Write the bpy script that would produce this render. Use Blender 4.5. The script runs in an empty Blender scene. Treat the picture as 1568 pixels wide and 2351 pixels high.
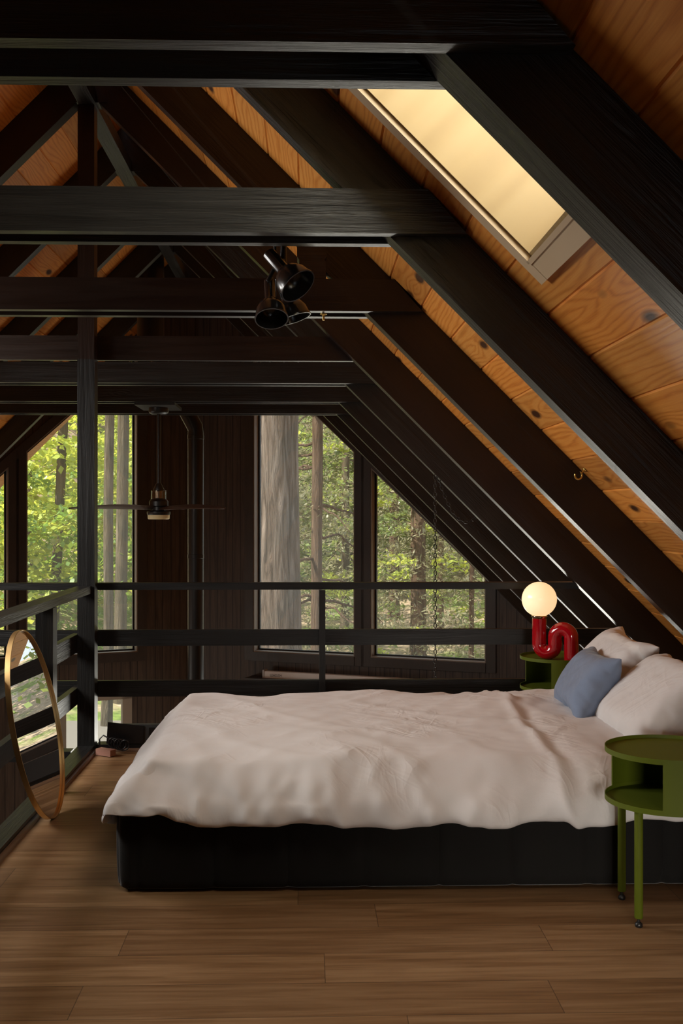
import bpy, bmesh, math, random
from math import pi, sin, cos, sqrt, radians
from mathutils import Vector, Matrix, noise

random.seed(7)
S2 = sqrt(2)
SC = bpy.context.scene
COL = SC.collection

# ------------------------------------------------------------------ camera, world, lights
FPX, W, H = 2560.0, 1568, 2351
cam_d = bpy.data.cameras.new('camera')
cam_d.sensor_fit = 'VERTICAL'
cam_d.sensor_height = 36
cam_d.lens = 36 * FPX / H
cam_d.clip_end = 300
cam = bpy.data.objects.new('camera', cam_d)
COL.objects.link(cam)
cam.location = (0, 0, 1.4)
cam.rotation_euler = (radians(90), 0, -radians(1.77))
SC.camera = cam

SC.view_settings.view_transform = 'Standard'
SC.view_settings.look = 'None'
SC.view_settings.exposure = 0.0
SC.view_settings.gamma = 1.0
SC.view_settings.use_curve_mapping = False
cy = SC.cycles
cy.use_denoising = True
cy.max_bounces = 9
cy.diffuse_bounces = 5
cy.glossy_bounces = 4
cy.transmission_bounces = 6
cy.transparent_max_bounces = 16
cy.caustics_reflective = False
cy.caustics_refractive = False
cy.sample_clamp_indirect = 6.0

world = bpy.data.worlds.new('sky')
SC.world = world
world.use_nodes = True
bg = world.node_tree.nodes['Background']
bg.inputs[0].default_value = (0.80, 0.90, 1.0, 1)
bg.inputs[1].default_value = 1.5

def sun():
    l = bpy.data.lights.new('sun', 'SUN')
    l.energy = 12.0
    l.angle = radians(0.6)
    l.color = (1.0, 0.93, 0.78)
    o = bpy.data.objects.new('sun', l)
    COL.objects.link(o)
    d = Vector((-.62, -.27, .74))
    o.rotation_euler = d.to_track_quat('Z', 'Y').to_euler()
sun()

def area(name, loc, aim, sx, sy, watts, color=(1, 1, 1)):
    l = bpy.data.lights.new(name, 'AREA')
    l.shape = 'RECTANGLE'
    l.size, l.size_y = sx, sy
    l.energy = watts
    l.color = color
    o = bpy.data.objects.new(name, l)
    COL.objects.link(o)
    o.location = loc
    o.rotation_euler = (-Vector(aim)).to_track_quat('Z', 'Y').to_euler()
    return o

RX, RZ = -1.278, 4.116          # ridge line of the roof deck (underside)
def slope(s, n=0.0):            # right slope: s metres down from the ridge, n metres outward
    return (RX + s / S2 + n / S2, RZ - s / S2 + n / S2)
SKY_S0, SKY_S1, SKY_Y0, SKY_Y1 = 1.56, 2.765, 2.45, 3.30     # skylight opening in the right slope
WELL = 0.30
_x, _z = slope((SKY_S0 + SKY_S1) / 2, WELL + .03)
area('skylight_daylight', (_x, (SKY_Y0 + SKY_Y1) / 2, _z), (-1, 0, -1), .84, 1.18, 34.0, (1.0, .93, .80))
area('lower_fill_lamp', (-6.70, 9.0, -1.75), (1, 0, .25), 4.0, 1.1, 50.0, (1.0, .96, .86))  # added fill lamp, brightens the gable wall and beam undersides from below
area('gable_fill_lamp', (.74, 12.47, -1.62), (-.389, -.922, .10), 2.35, 1.6, 150.0, (1.0, .96, .88))  # added lamp, out of sight, for the sheen on the rafter undersides
area('rear_fill_lamp', (.80, -1.42, .80), (.06, 1, -.19), .85, 1.2, 4.0, (1.0, .93, .84)).data.spread = radians(26)  # added narrow lamp behind the camera for the bright floor patch
LEFT_HOLES = [(2.2, 3.6, 5.24, 6.42), (2.2, 3.6, 3.86, 4.92)]          # added lamp wells of the left slope, unseen (s0, s1, y0, y1)
for _h, _w in zip(LEFT_HOLES, (84.0, 84.0)):
    _x, _z = slope((_h[0] + _h[1]) / 2, .17)
    area('left_well_lamp', (2 * RX - _x, (_h[2] + _h[3]) / 2, _z), (1, 0, -1), _h[3] - _h[2] - .06, _h[1] - _h[0] - .06, _w, (1.0, .965, .92))  # added lamps that light the bed and right boards from the left

# ------------------------------------------------------------------ mesh helpers
def newbm():
    return bmesh.new()

def box(bm, x0, x1, y0, y1, z0, z1):
    v = [bm.verts.new(p) for p in ((x0,y0,z0),(x1,y0,z0),(x1,y1,z0),(x0,y1,z0),(x0,y0,z1),(x1,y0,z1),(x1,y1,z1),(x0,y1,z1))]
    for f in ((0,3,2,1),(4,5,6,7),(0,1,5,4),(1,2,6,5),(2,3,7,6),(3,0,4,7)):
        bm.faces.new([v[i] for i in f])

def prism(bm, pts, vec):
    a = [bm.verts.new(p) for p in pts]
    b = [bm.verts.new(Vector(p) + Vector(vec)) for p in pts]
    n = len(pts)
    bm.faces.new(a[::-1]); bm.faces.new(b)
    for i in range(n):
        bm.faces.new((a[i], a[(i+1) % n], b[(i+1) % n], b[i]))

def xz(bm, pts, y0, y1):
    prism(bm, [(p[0], y0, p[1]) for p in pts], (0, y1 - y0, 0))

def lathe(bm, prof, n=48, axis='Z', center=(0,0,0), mat=None):
    M = mat if mat is not None else Matrix.Translation(center)
    rings = []
    for r, z in prof:
        if r < 1e-6:
            rings.append([bm.verts.new(M @ Vector((0, 0, z)))])
        else:
            rings.append([bm.verts.new(M @ Vector((r*cos(2*pi*i/n), r*sin(2*pi*i/n), z))) for i in range(n)])
    for a, b in zip(rings, rings[1:]):
        for i in range(n):
            j = (i + 1) % n
            if len(a) == 1 and len(b) == 1: continue
            if len(a) == 1: bm.faces.new((a[0], b[j], b[i]))
            elif len(b) == 1: bm.faces.new((a[i], a[j], b[0]))
            else: bm.faces.new((a[i], a[j], b[j], b[i]))

def tube(bm, path, r, n=12, closed=False, caps=True):
    P = [Vector(p) for p in path]
    m = len(P)
    R = r if isinstance(r, (list, tuple)) else [r] * m
    rings = []
    up = None
    for i in range(m):
        if closed: t = P[(i+1) % m] - P[i-1]
        else: t = P[min(i+1, m-1)] - P[max(i-1, 0)]
        t.normalize()
        if up is None:
            up = t.orthogonal().normalized()
        up = (up - t * up.dot(t))
        if up.length < 1e-6: up = t.orthogonal()
        up.normalize()
        s = t.cross(up)
        rings.append([bm.verts.new(P[i] + (up * cos(2*pi*k/n) + s * sin(2*pi*k/n)) * R[i]) for k in range(n)])
    for i in range(m if closed else m - 1):
        a, b = rings[i], rings[(i+1) % m]
        off = 0
        if closed and i == m - 1:
            off = min(range(n), key=lambda q: (b[q].co - a[0].co).length)
        for k in range(n):
            bm.faces.new((a[k], a[(k+1) % n], b[(k+1+off) % n], b[(k+off) % n]))
    if caps and not closed:
        bm.faces.new(rings[0][::-1]); bm.faces.new(rings[-1])

def bevel(bm, off, seg=1, ang=30):
    e = [e for e in bm.edges if len(e.link_faces) == 2 and e.calc_face_angle(0) > radians(ang)]
    bmesh.ops.bevel(bm, geom=e, offset=off, segments=seg, profile=.5, affect='EDGES')

def obj(name, bm, m, parent=None, smooth=False, loc=None, ang=None):
    bmesh.ops.recalc_face_normals(bm, faces=bm.faces)
    me = bpy.data.meshes.new(name)
    bm.to_mesh(me); bm.free()
    return mobj(name, me, m, parent, smooth, loc, ang)

def mobj(name, me, m, parent=None, smooth=False, loc=None, ang=None):
    o = bpy.data.objects.new(name, me)
    COL.objects.link(o)
    for k in (m if isinstance(m, (list, tuple)) else [m]):
        me.materials.append(k)
    if smooth:
        me.polygons.foreach_set('use_smooth', [True] * len(me.polygons))
        if ang:
            me.set_sharp_from_angle(angle=radians(ang))
    if parent is not None:
        o.parent = parent
        if loc is None and parent.type == 'EMPTY' and parent.get('wc'):
            o.location = -parent.location
    if loc is not None: o.location = loc
    return o

def thing(name, label, cat, loc=(0,0,0), rz=0, group=None, wc=True):
    # wc: the parts are modelled in room coordinates and moved back to the thing's base
    o = bpy.data.objects.new(name, None)
    COL.objects.link(o)
    o.location = loc; o.rotation_euler = (0, 0, rz)
    o.empty_display_size = .1
    o['label'] = label; o['category'] = cat
    if group: o['group'] = group
    if wc: o['wc'] = 1
    return o

def tag(o, label, cat, group=None, kind=None):
    o['label'] = label; o['category'] = cat
    if group: o['group'] = group
    if kind: o['kind'] = kind
    return o

def struct(o, label=None, cat=None):
    o['kind'] = 'structure'
    if label: o['label'] = label
    if cat: o['category'] = cat
    return o

def copy_tree(o, parent=None):
    c = o.copy(); COL.objects.link(c)
    if parent is not None: c.parent = parent
    for ch in list(o.children): copy_tree(ch, c)
    return c

# ------------------------------------------------------------------ materials
class NT:
    def __init__(s, name):
        s.m = bpy.data.materials.new(name)
        s.m.use_nodes = True
        s.t = s.m.node_tree
        s.p = s.t.nodes['Principled BSDF']
        s.out = s.t.nodes['Material Output']
    def n(s, typ, **kw):
        k = s.t.nodes.new(typ)
        ins = kw.pop('ins', {})
        for a, b in kw.items(): setattr(k, a, b)
        for a, b in ins.items():
            if isinstance(b, bpy.types.NodeSocket): s.t.links.new(b, k.inputs[a])
            else: k.inputs[a].default_value = b
        return k
    def l(s, a, b): s.t.links.new(a, b)
    def math(s, op, a, b=None, c=None, clamp=False):
        k = s.n('ShaderNodeMath', operation=op, use_clamp=clamp)
        for i, v in enumerate((a, b, c)):
            if v is None: continue
            if isinstance(v, bpy.types.NodeSocket): s.l(v, k.inputs[i])
            else: k.inputs[i].default_value = v
        return k.outputs[0]
    def coords(s, rot=(0,0,0), scale=(1,1,1), kind='Object'):
        tc = s.n('ShaderNodeTexCoord')
        a = s.n('ShaderNodeMapping', ins={0: tc.outputs[kind]})
        a.inputs['Rotation'].default_value = rot
        b = s.n('ShaderNodeMapping', ins={0: a.outputs[0]})
        b.inputs['Scale'].default_value = scale
        return b.outputs[0], a.outputs[0]
    def noise(s, vec, scale=5, detail=4, rough=.55, dist=0):
        k = s.n('ShaderNodeTexNoise')
        if vec is not None: s.l(vec, k.inputs['Vector'])
        k.inputs['Scale'].default_value = scale
        k.inputs['Detail'].default_value = detail
        k.inputs['Roughness'].default_value = rough
        k.inputs['Distortion'].default_value = dist
        return k.outputs['Fac']
    def ramp(s, fac, stops, interp='LINEAR'):
        k = s.n('ShaderNodeValToRGB')
        k.color_ramp.interpolation = interp
        el = k.color_ramp.elements
        while len(el) < len(stops): el.new(.5)
        for e, (p, c) in zip(el, stops):
            e.position = p
            e.color = (*c, 1) if len(c) == 3 else c
        s.l(fac, k.inputs[0])
        return k.outputs[0]
    def mix(s, fac, a, b, blend='MIX'):
        k = s.n('ShaderNodeMix', data_type='RGBA', blend_type=blend)
        for i, v in ((0, fac), (6, a), (7, b)):
            if isinstance(v, bpy.types.NodeSocket): s.l(v, k.inputs[i])
            elif isinstance(v, (int, float)): k.inputs[i].default_value = v
            else: k.inputs[i].default_value = (*v, 1)
        return k.outputs[2]
    def bump(s, h, strength=.3, dist=.01):
        k = s.n('ShaderNodeBump')
        k.inputs['Strength'].default_value = strength
        k.inputs['Distance'].default_value = dist
        s.l(h, k.inputs['Height'])
        s.l(k.outputs[0], s.p.inputs['Normal'])
    def base(s, c):
        if isinstance(c, bpy.types.NodeSocket): s.l(c, s.p.inputs['Base Color'])
        else: s.p.inputs['Base Color'].default_value = (*c, 1)
    def set(s, **kw):
        for k, v in kw.items():
            k = {'rough': 'Roughness', 'metal': 'Metallic', 'spec': 'Specular IOR Level', 'coat': 'Coat Weight', 'coatr': 'Coat Roughness', 'sheen': 'Sheen Weight', 'sheenr': 'Sheen Roughness'}[k]
            if isinstance(v, bpy.types.NodeSocket): s.l(v, s.p.inputs[k])
            else: s.p.inputs[k].default_value = v

def plain(name, c, rough=.5, metal=0, spec=.5, coat=0):
    t = NT(name); t.base(c); t.set(rough=rough, metal=metal, spec=spec, coat=coat)
    return t.m

ROT = {'x': (0,0,0), 'y': (0,0,pi/2), 'z': (0,pi/2,0), 'r': (0,-pi/4,0), 'l': (0,pi/4,0)}
def beam_mat(name, dark, light, axis, rough=.55, bump=.35):
    t = NT(name)
    v, raw = t.coords(ROT[axis], (1.1, 22, 22))
    g = t.noise(v, 1.6, 6, .6, .6)
    v2, _ = t.coords(ROT[axis], (3, 90, 90))
    f = t.noise(v2, 1.5, 3, .6)
    big = t.noise(raw, 2.2, 3, .5)
    vk, _ = t.coords(ROT[axis], (1.3, 4.5, 4.5))
    vo = t.n('ShaderNodeTexVoronoi', ins={'Vector': vk})
    vo.inputs['Scale'].default_value = 1.0
    k = t.math('SUBTRACT', 1.0, t.math('MULTIPLY', vo.outputs['Distance'], 5.0), clamp=True)
    rings = t.math('SINE', t.math('MULTIPLY', vo.outputs['Distance'], 90.0))
    ringm = t.math('MULTIPLY', rings, k)
    h = t.math('ADD', g, t.math('MULTIPLY', f, .35))
    h = t.math('ADD', h, t.math('MULTIPLY', ringm, .22))
    c = t.mix(t.math('MULTIPLY', g, big), dark, light)
    t.base(c)
    t.set(rough=t.math('ADD', t.math('MULTIPLY', g, .25), rough - .12), spec=.5)
    t.bump(h, bump, .008)
    return t.m

BLK = {a: beam_mat('black_stained_timber_' + a, (.008, .0076, .007), (.056, .053, .047), a, .33, .7) for a in 'xyzrl'}
RAILM = {a: beam_mat('black_rail_paint_' + a, (.0022, .002, .0018), (.009, .0085, .0075), a, .42, .3) for a in 'xyz'}
BRN = {a: beam_mat('brown_stained_timber_' + a, (.009, .0045, .003), (.030, .014, .0085), a, .33, .22) for a in 'xyzrl'}

def pine_mat(name, bw, c0, c1, c2, knots=True, axis_rot=(0,0,0), ksize=.10, kfreq=1.0):
    # local x runs across the boards, local y along them
    t = NT(name)
    _, raw = t.coords(axis_rot)
    sep = t.n('ShaderNodeSeparateXYZ', ins={0: raw})
    X, Y, Z = sep.outputs
    idx = t.math('FLOOR', t.math('DIVIDE', X, bw))
    wn = t.n('ShaderNodeTexWhiteNoise', noise_dimensions='1D', ins={'W': idx})
    rnd = wn.outputs['Value']
    off = t.math('MULTIPLY', rnd, 37.0)
    u = t.math('SUBTRACT', t.math('DIVIDE', X, bw), t.math('ADD', idx, .5))       # -.5 .. .5 across the board
    yy = t.math('ADD', Y, off)
    comb = t.n('ShaderNodeCombineXYZ', ins={0: t.math('MULTIPLY', u, .9), 1: t.math('MULTIPLY', yy, .55), 2: off})
    warp = t.noise(comb.outputs[0], 1.7, 3, .5)
    # knots
    kv = t.n('ShaderNodeCombineXYZ', ins={0: t.math('MULTIPLY', u, kfreq), 1: t.math('MULTIPLY', yy, 1.9 * kfreq), 2: t.math('MULTIPLY', idx, 3.7)})
    vo = t.n('ShaderNodeTexVoronoi', ins={'Vector': kv.outputs[0]})
    vo.inputs['Scale'].default_value = 1.0
    vo.inputs['Randomness'].default_value = .8
    kd = vo.outputs['Distance']
    ring_in = t.math('ADD', t.math('MULTIPLY', t.math('ABSOLUTE', t.math('ADD', u, t.math('MULTIPLY', t.math('SUBTRACT', rnd, .5), .5))), 5.0), t.math('MULTIPLY', warp, 3.4))
    if knots:
        pull = t.math('DIVIDE', .45, t.math('ADD', kd, .12))
        ring_in = t.math('ADD', ring_in, pull)
    fine = t.noise(None, 5)
    cf = t.n('ShaderNodeCombineXYZ', ins={0: t.math('MULTIPLY', X, 260.0), 1: t.math('MULTIPLY', yy, 7.0), 2: off})
    fine = t.noise(cf.outputs[0], 1.0, 3, .6)
    s = t.math('SINE', t.math('MULTIPLY', ring_in, 10.0))
    s = t.math('POWER', t.math('ADD', t.math('MULTIPLY', s, .5), .5), 2.0)
    grain = t.math('ADD', t.math('MULTIPLY', s, .34), t.math('MULTIPLY', fine, .55))
    col = t.ramp(grain, [(.1, c0), (.5, c1), (.95, c2)])
    tint = t.ramp(rnd, [(0, (.74, .70, .66)), (.5, (1, 1, 1)), (1, (1.12, 1.0, .84))])
    col = t.mix(1.0, col, tint, 'MULTIPLY')
    if knots:
        kn = t.math('SUBTRACT', 1.0, t.math('MULTIPLY', t.math('SUBTRACT', kd, ksize), 14.0), clamp=True)
        col = t.mix(kn, col, (.06, .022, .008))
    t.base(col)
    t.set(rough=.42, spec=.4)
    t.bump(t.math('MULTIPLY', grain, -1.0), .12, .004)
    return t.m

DECK = pine_mat('knotty_pine_boards', .195, (.78, .36, .085), (.66, .26, .05), (.40, .12, .02))
PALE = pine_mat('pale_clear_pine', .45, (.36, .26, .12), (.34, .24, .105), (.29, .20, .08), True)
PALEW = plain('pale_pine_casing', (.62, .47, .30), .5)

def floor_mat():
    t = NT('oak_laminate_planks')
    _, raw = t.coords()
    sep = t.n('ShaderNodeSeparateXYZ', ins={0: raw})
    X, Y, Z = sep.outputs
    pw, pl = .221, 1.38
    row = t.math('FLOOR', t.math('DIVIDE', Y, pw))
    r1 = t.n('ShaderNodeTexWhiteNoise', noise_dimensions='1D', ins={'W': row}).outputs['Value']
    xs = t.math('ADD', X, t.math('MULTIPLY', r1, pl))
    seg = t.math('FLOOR', t.math('DIVIDE', xs, pl))
    cw = t.n('ShaderNodeCombineXYZ', ins={0: row, 1: seg})
    rnd = t.n('ShaderNodeTexWhiteNoise', noise_dimensions='2D', ins={'Vector': cw.outputs[0]}).outputs['Value']
    off = t.math('MULTIPLY', rnd, 23.0)
    v = t.n('ShaderNodeCombineXYZ', ins={0: t.math('ADD', t.math('MULTIPLY', X, 1.3), off), 1: t.math('MULTIPLY', Y, 26.0), 2: off})
    g = t.noise(v.outputs[0], 1.0, 6, .62, .9)
    v2 = t.n('ShaderNodeCombineXYZ', ins={0: t.math('ADD', t.math('MULTIPLY', X, 4.0), off), 1: t.math('MULTIPLY', Y, 120.0), 2: off})
    f = t.noise(v2.outputs[0], 1.0, 3, .6)
    v3 = t.n('ShaderNodeCombineXYZ', ins={0: t.math('ADD', t.math('MULTIPLY', X, .9), off), 1: t.math('MULTIPLY', Y, 6.0), 2: off})
    b = t.noise(v3.outputs[0], 1.0, 4, .6, 1.5)
    gr = t.math('ADD', t.math('ADD', t.math('MULTIPLY', g, .5), t.math('MULTIPLY', f, .2)), t.math('MULTIPLY', b, .35))
    col = t.ramp(gr, [(.30, (.07, .032, .011)), (.48, (.185, .10, .043)), (.66, (.30, .185, .095))])
    tint = t.ramp(rnd, [(0, (.80, .76, .72)), (1, (1.10, 1.08, 1.05))])
    col = t.mix(1.0, col, tint, 'MULTIPLY')
    fy = t.math('ABSOLUTE', t.math('SUBTRACT', t.math('FRACT', t.math('DIVIDE', Y, pw)), .5))
    fx = t.math('ABSOLUTE', t.math('SUBTRACT', t.math('FRACT', t.math('DIVIDE', xs, pl)), .5))
    seam = t.math('MAXIMUM', t.math('GREATER_THAN', fy, .4935), t.math('GREATER_THAN', fx, .4990))
    col = t.mix(t.math('MULTIPLY', seam, .6), col, (.02, .01, .005))
    t.base(col)
    t.set(rough=t.math('ADD', t.math('MULTIPLY', g, .2), .38), spec=.4)
    t.bump(t.math('SUBTRACT', t.math('MULTIPLY', gr, .4), seam), .12, .003)
    return t.m
FLOOR = floor_mat()

def panel_mat():
    t = NT('dark_brown_board_wall')
    _, raw = t.coords()
    sep = t.n('ShaderNodeSeparateXYZ', ins={0: raw})
    X = sep.outputs[0]
    a = t.math('FRACT', t.math('DIVIDE', X, .27))
    g1 = t.math('LESS_THAN', t.math('ABSOLUTE', t.math('SUBTRACT', a, .15)), .011)
    g2 = t.math('LESS_THAN', t.math('ABSOLUTE', t.math('SUBTRACT', a, .52)), .011)
    g3 = t.math('LESS_THAN', t.math('ABSOLUTE', t.math('SUBTRACT', a, .80)), .011)
    gr = t.math('MAXIMUM', t.math('MAXIMUM', g1, g2), g3)
    v, _ = t.coords((0,0,0), (26, 26, 1.4))
    n = t.noise(v, 1.2, 5, .6, .8)
    col = t.ramp(n, [(.25, (.032, .022, .017)), (.75, (.095, .066, .050))])
    col = t.mix(gr, col, (.004, .003, .002))
    t.base(col); t.set(rough=.5, spec=.35)
    t.bump(t.math('SUBTRACT', t.math('MULTIPLY', n, .3), gr), .3, .006)
    return t.m
PANEL = panel_mat()
TRIMD = beam_mat('dark_brown_trim', (.022, .015, .011), (.07, .05, .038), 'z', .45, .15)
GASKET = plain('black_window_gasket', (.006, .006, .006), .5)
WFRAME = plain('taupe_window_frame', (.30, .25, .20), .5)

def glass_mat():
    t = NT('window_glass')
    tr = t.n('ShaderNodeBsdfTransparent')
    tr.inputs[0].default_value = (.97, .98, .97, 1)
    gl = t.n('ShaderNodeBsdfGlossy')
    gl.inputs['Roughness'].default_value = 0.0
    fr = t.n('ShaderNodeLayerWeight')
    fr.inputs['Blend'].default_value = .5
    sch = t.math('ADD', .045, t.math('MULTIPLY', t.math('POWER', fr.outputs['Facing'], 5.0), .9))
    m = t.n('ShaderNodeMixShader', ins={0: sch, 1: tr.outputs[0], 2: gl.outputs[0]})
    # translucent layer that adds the pale reflection haze over the view
    du = t.n('ShaderNodeBsdfTranslucent', ins={0: (.95, .93, .86, 1)})
    m2 = t.n('ShaderNodeMixShader', ins={0: .06, 1: m.outputs[0], 2: du.outputs[0]})
    t.l(m2.outputs[0], t.out.inputs[0])
    return t.m
GLASS = glass_mat()

BLACKM = plain('black_satin_metal', (.010, .010, .010), .38)
BRASS = plain('brass', (.72, .50, .15), .3, 1.0)
GOLD = plain('brushed_gold_frame', (.70, .47, .20), .33, 1.0)
GREEN = plain('olive_green_powder_coat', (.088, .112, .005), .6, 0, .25)
MIRROR = plain('mirror_silver', (.9, .9, .9), .0, 1.0)
QUART = beam_mat('brown_quarter_round', (.10, .055, .03), (.22, .13, .08), 'x', .35, .1)
# ------------------------------------------------------------------ floor and roof decks
bm = newbm(); box(bm, -1.335, 2.95, -1.4, 6.66, -.03, 0)
struct(obj('floor', bm, FLOOR), 'brown oak plank loft floor under the bed')
bm = newbm(); box(bm, -7.5, 5.0, -3.0, 14.5, -2.75, -2.7)
LOWF = plain('oak_lower_floor', (.34, .24, .16), .4)
struct(obj('floor_lower', bm, LOWF), 'oak floor of the storey below the loft')
bm = newbm(); box(bm, -1.335, 2.95, -1.4, 6.66, -.28, -.03)
struct(obj('floor_edge', bm, BLK['y']), 'dark edge of the loft floor')

def deck(name, sgn, holes, s1, y0, y1, mat):
    # boards run along y; profile with small chamfers in the slope direction, underside at n = 0, back at n = .05
    bw, ch, dp = .195, .006, .006
    bm = newbm()
    n = int(s1 / bw) + 1
    for i in range(n):
        a, b = i * bw, (i + 1) * bw
        cuts = [a, b] + [h for hh in holes for h in hh[:2] if a < h < b]
        cuts.sort()
        for p, q in zip(cuts, cuts[1:]):
            mid = (p + q) / 2
            iv = [(y0, y1)]
            for h in holes:
                if h[0] < mid < h[1]:
                    iv2 = []
                    for u, v in iv:
                        if h[2] > u and h[3] < v: iv2 += [(u, h[2]), (h[3], v)]
                        else: iv2.append((u, v))
                    iv = iv2
            prof = [(p, .05)]
            if p == a: prof += [(p, dp), (p + ch, 0)]
            else: prof += [(p, 0)]
            if q == b: prof += [(q - ch, 0), (q, dp)]
            else: prof += [(q, 0)]
            prof += [(q, .05)]
            for u, v in iv:
                prism(bm, [(s, u, nn if sgn > 0 else -nn) for s, nn in prof], (0, v - u, 0))
    o = obj(name, bm, mat)
    o.location = (RX, 0, RZ)
    o.rotation_euler = (0, pi/4 if sgn > 0 else 3*pi/4, 0)
    return o
struct(deck('ceiling', 1, [(SKY_S0, SKY_S1, SKY_Y0, SKY_Y1)], 9.0, -3.2, 13.6, DECK), 'orange knotty pine boards lining the right roof slope', 'ceiling')
struct(deck('ceiling_left', -1, LEFT_HOLES, 9.0, -3.2, 13.6, DECK), 'pine boards lining the left roof slope', 'ceiling')
# outer roof skin with the same openings
def skin(name, sgn, holes, s1, y0, y1):
    bm = newbm()
    ys = sorted({y0, y1} | {h[k] for h in holes for k in (2, 3)})
    ss = sorted({0, s1} | {h[k] for h in holes for k in (0, 1)})
    for a, b in zip(ss, ss[1:]):
        for u, v in zip(ys, ys[1:]):
            if any(h[0] <= (a+b)/2 <= h[1] and h[2] <= (u+v)/2 <= h[3] for h in holes): continue
            box(bm, a, b, u, v, *((.05, .26) if sgn > 0 else (-.26, -.05)))
    o = obj(name, bm, BLACKM)
    o.location = (RX, 0, RZ); o.rotation_euler = (0, pi/4 if sgn > 0 else 3*pi/4, 0)
    return struct(o)
bm = newbm(); box(bm, 0, 9.0, -3.2, 13.6, -.30, -.262)  # added solid layer closing the left wells against the sun
o = struct(obj('roof_sun_cover', bm, BLACKM)); o.location = (RX, 0, RZ); o.rotation_euler = (0, 3*pi/4, 0)
skin('roof_outside', 1, [(SKY_S0, SKY_S1, SKY_Y0, SKY_Y1)], 9.0, -3.2, 13.6)
skin('roof_outside_left', -1, LEFT_HOLES, 9.0, -3.2, 13.6)

# skylight: well lining, glass, casing (local frame of the right slope)
def on_slope(o):
    o.location = (RX, 0, RZ); o.rotation_euler = (0, pi/4, 0); return o
s0, s1, y0, y1 = SKY_S0, SKY_S1, SKY_Y0, SKY_Y1
bm = newbm()
box(bm, s0, s1, y1 - .018, y1 - .001, -.010, WELL); box(bm, s0, s1, y0 + .001, y0 + .018, -.010, WELL)
box(bm, s1 - .018, s1 - .001, y0, y1, -.010, WELL); box(bm, s0 + .001, s0 + .018, y0, y1, -.010, WELL)
PALES = pine_mat('pale_pine_lining', .5, (.29, .215, .105), (.26, .185, .082), (.19, .125, .05), True, (0, 0, pi/2), .035, 2.2)
sky = struct(on_slope(obj('window_5', bm, PALES)), 'roof skylight lined with pale yellow pine between dark rafters', 'skylight')
bm = newbm()
cw, th = .075, .022
for k, (a, b, u, v) in enumerate(((s0 - cw, s1 + cw, y1 + .004, y1 + .004 + cw), (s0 - cw, s1 + cw, y0 - .004 - cw, y0 - .004),
                   (s1 + .004, s1 + cw, y0, y1), (s0 - cw, s0 - .004, y0, y1))):
    box(bm, a, b, u, v, -th, 0)
box(bm, s0 - .01, s1 + .004, y1 - .006, y1 + .012, -th - .005, 0)
box(bm, s1 - .006, s1 + .010, y0, y1 + .012, -th - .005, 0)
bevel(bm, .003)
o = obj('casing', bm, PALEW); o.parent = sky
bm = newbm(); box(bm, s0, s1, y0, y1, WELL - .01, WELL - .004)
o = obj('pane', bm, GLASS); o.parent = sky
# two closed wells added to hold the left lamps, out of view
for k, (a, b, u, v) in enumerate(LEFT_HOLES):
    bm = newbm()
    box(bm, a, b, v - .018, v - .001, -.20, .010); box(bm, a, b, u + .001, u + .018, -.20, .010)
    box(bm, b - .018, b - .001, u, v, -.20, .010); box(bm, a + .001, a + .018, u, v, -.20, .010)
    o = struct(obj('window_%d' % (6 + k), bm, PALES), 'lined well added in the left roof slope for an unseen lamp', 'skylight')
    o.location = (RX, 0, RZ); o.rotation_euler = (0, 3*pi/4, 0)

# ------------------------------------------------------------------ gable wall at the far end: two leaves meeting in a shallow prow
PY, PK = 13.13, .422
def wy(X): return PY - PK * abs(X - RX)
ZB, SUM = -.205, 2.60
def mirx(x): return 2 * RX - x
def top(X): return RZ + .04 - abs(X - RX)          # roof line
def slant(X, s=SUM): return (s + 2 * 0) - X if X > RX else (s - 2 * RX) + X
NX, NY = PK / sqrt(1 + PK * PK), 1 / sqrt(1 + PK * PK)
def wnorm(X, d): return (NX * d if X > RX + 1e-4 else -NX * d, NY * d, 0)
def wallpt(X, Z, off=0.0, ref=None):
    n = wnorm(X if ref is None else ref, off)
    return (X + n[0], wy(X) + n[1], Z)
TH = .14
def cell(bm, xa, xb, zf0, zf1, off=0.0, th=TH):
    m = (xa + xb) / 2
    pts = [wallpt(xa, zf0(xa), off, m), wallpt(xb, zf0(xb), off, m), wallpt(xb, zf1(xb), off, m), wallpt(xa, zf1(xa), off, m)]
    prism(bm, pts, wnorm(m, th))
c_ = lambda z: (lambda X: z)
W3 = (-.612, .532); W4 = (.705, 1.90); LOW = (-.55, .75)
def gable(name, m):
    f = (lambda x: x) if m > 0 else mirx
    bm = newbm()
    xs = [RX, -.612, .532, .705, 1.90, 4.6]
    for a, b in zip(xs, xs[1:]):
        hole = (a, b) in (W3, W4)
        A, B = (f(a), f(b)) if m > 0 else (f(b), f(a))
        if not hole:
            if m > 0 and a == .532:
                cell(bm, A, B, c_(-2.75), c_(-2.5)); cell(bm, A, B, c_(-.74), top)
            else:
                cell(bm, A, B, c_(-2.75), top)
        else:
            cell(bm, A, B, slant, top)
            if m < 0 and (a, b) == W3:
                # glazed patio doors of the storey below
                d0, d1 = mirx(.42), mirx(-.55)
                cell(bm, A, d0, c_(-2.75), c_(ZB)); cell(bm, d1, B, c_(-2.75), c_(ZB))
                cell(bm, d0, d1, c_(-.66), c_(ZB)); cell(bm, d0, d1, c_(-2.75), c_(-2.55))
            elif m > 0:
                cell(bm, A, B, c_(-2.75), c_(-2.5)); cell(bm, A, B, c_(-.74), c_(ZB))
            else:
                cell(bm, A, B, c_(-2.75), c_(ZB))
    return struct(obj(name, bm, PANEL), 'dark brown board wall of the %s half of the gable' % ('right' if m > 0 else 'left'), 'wall')
gable('wall_front', 1)
gable('wall_front_left', -1)

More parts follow.
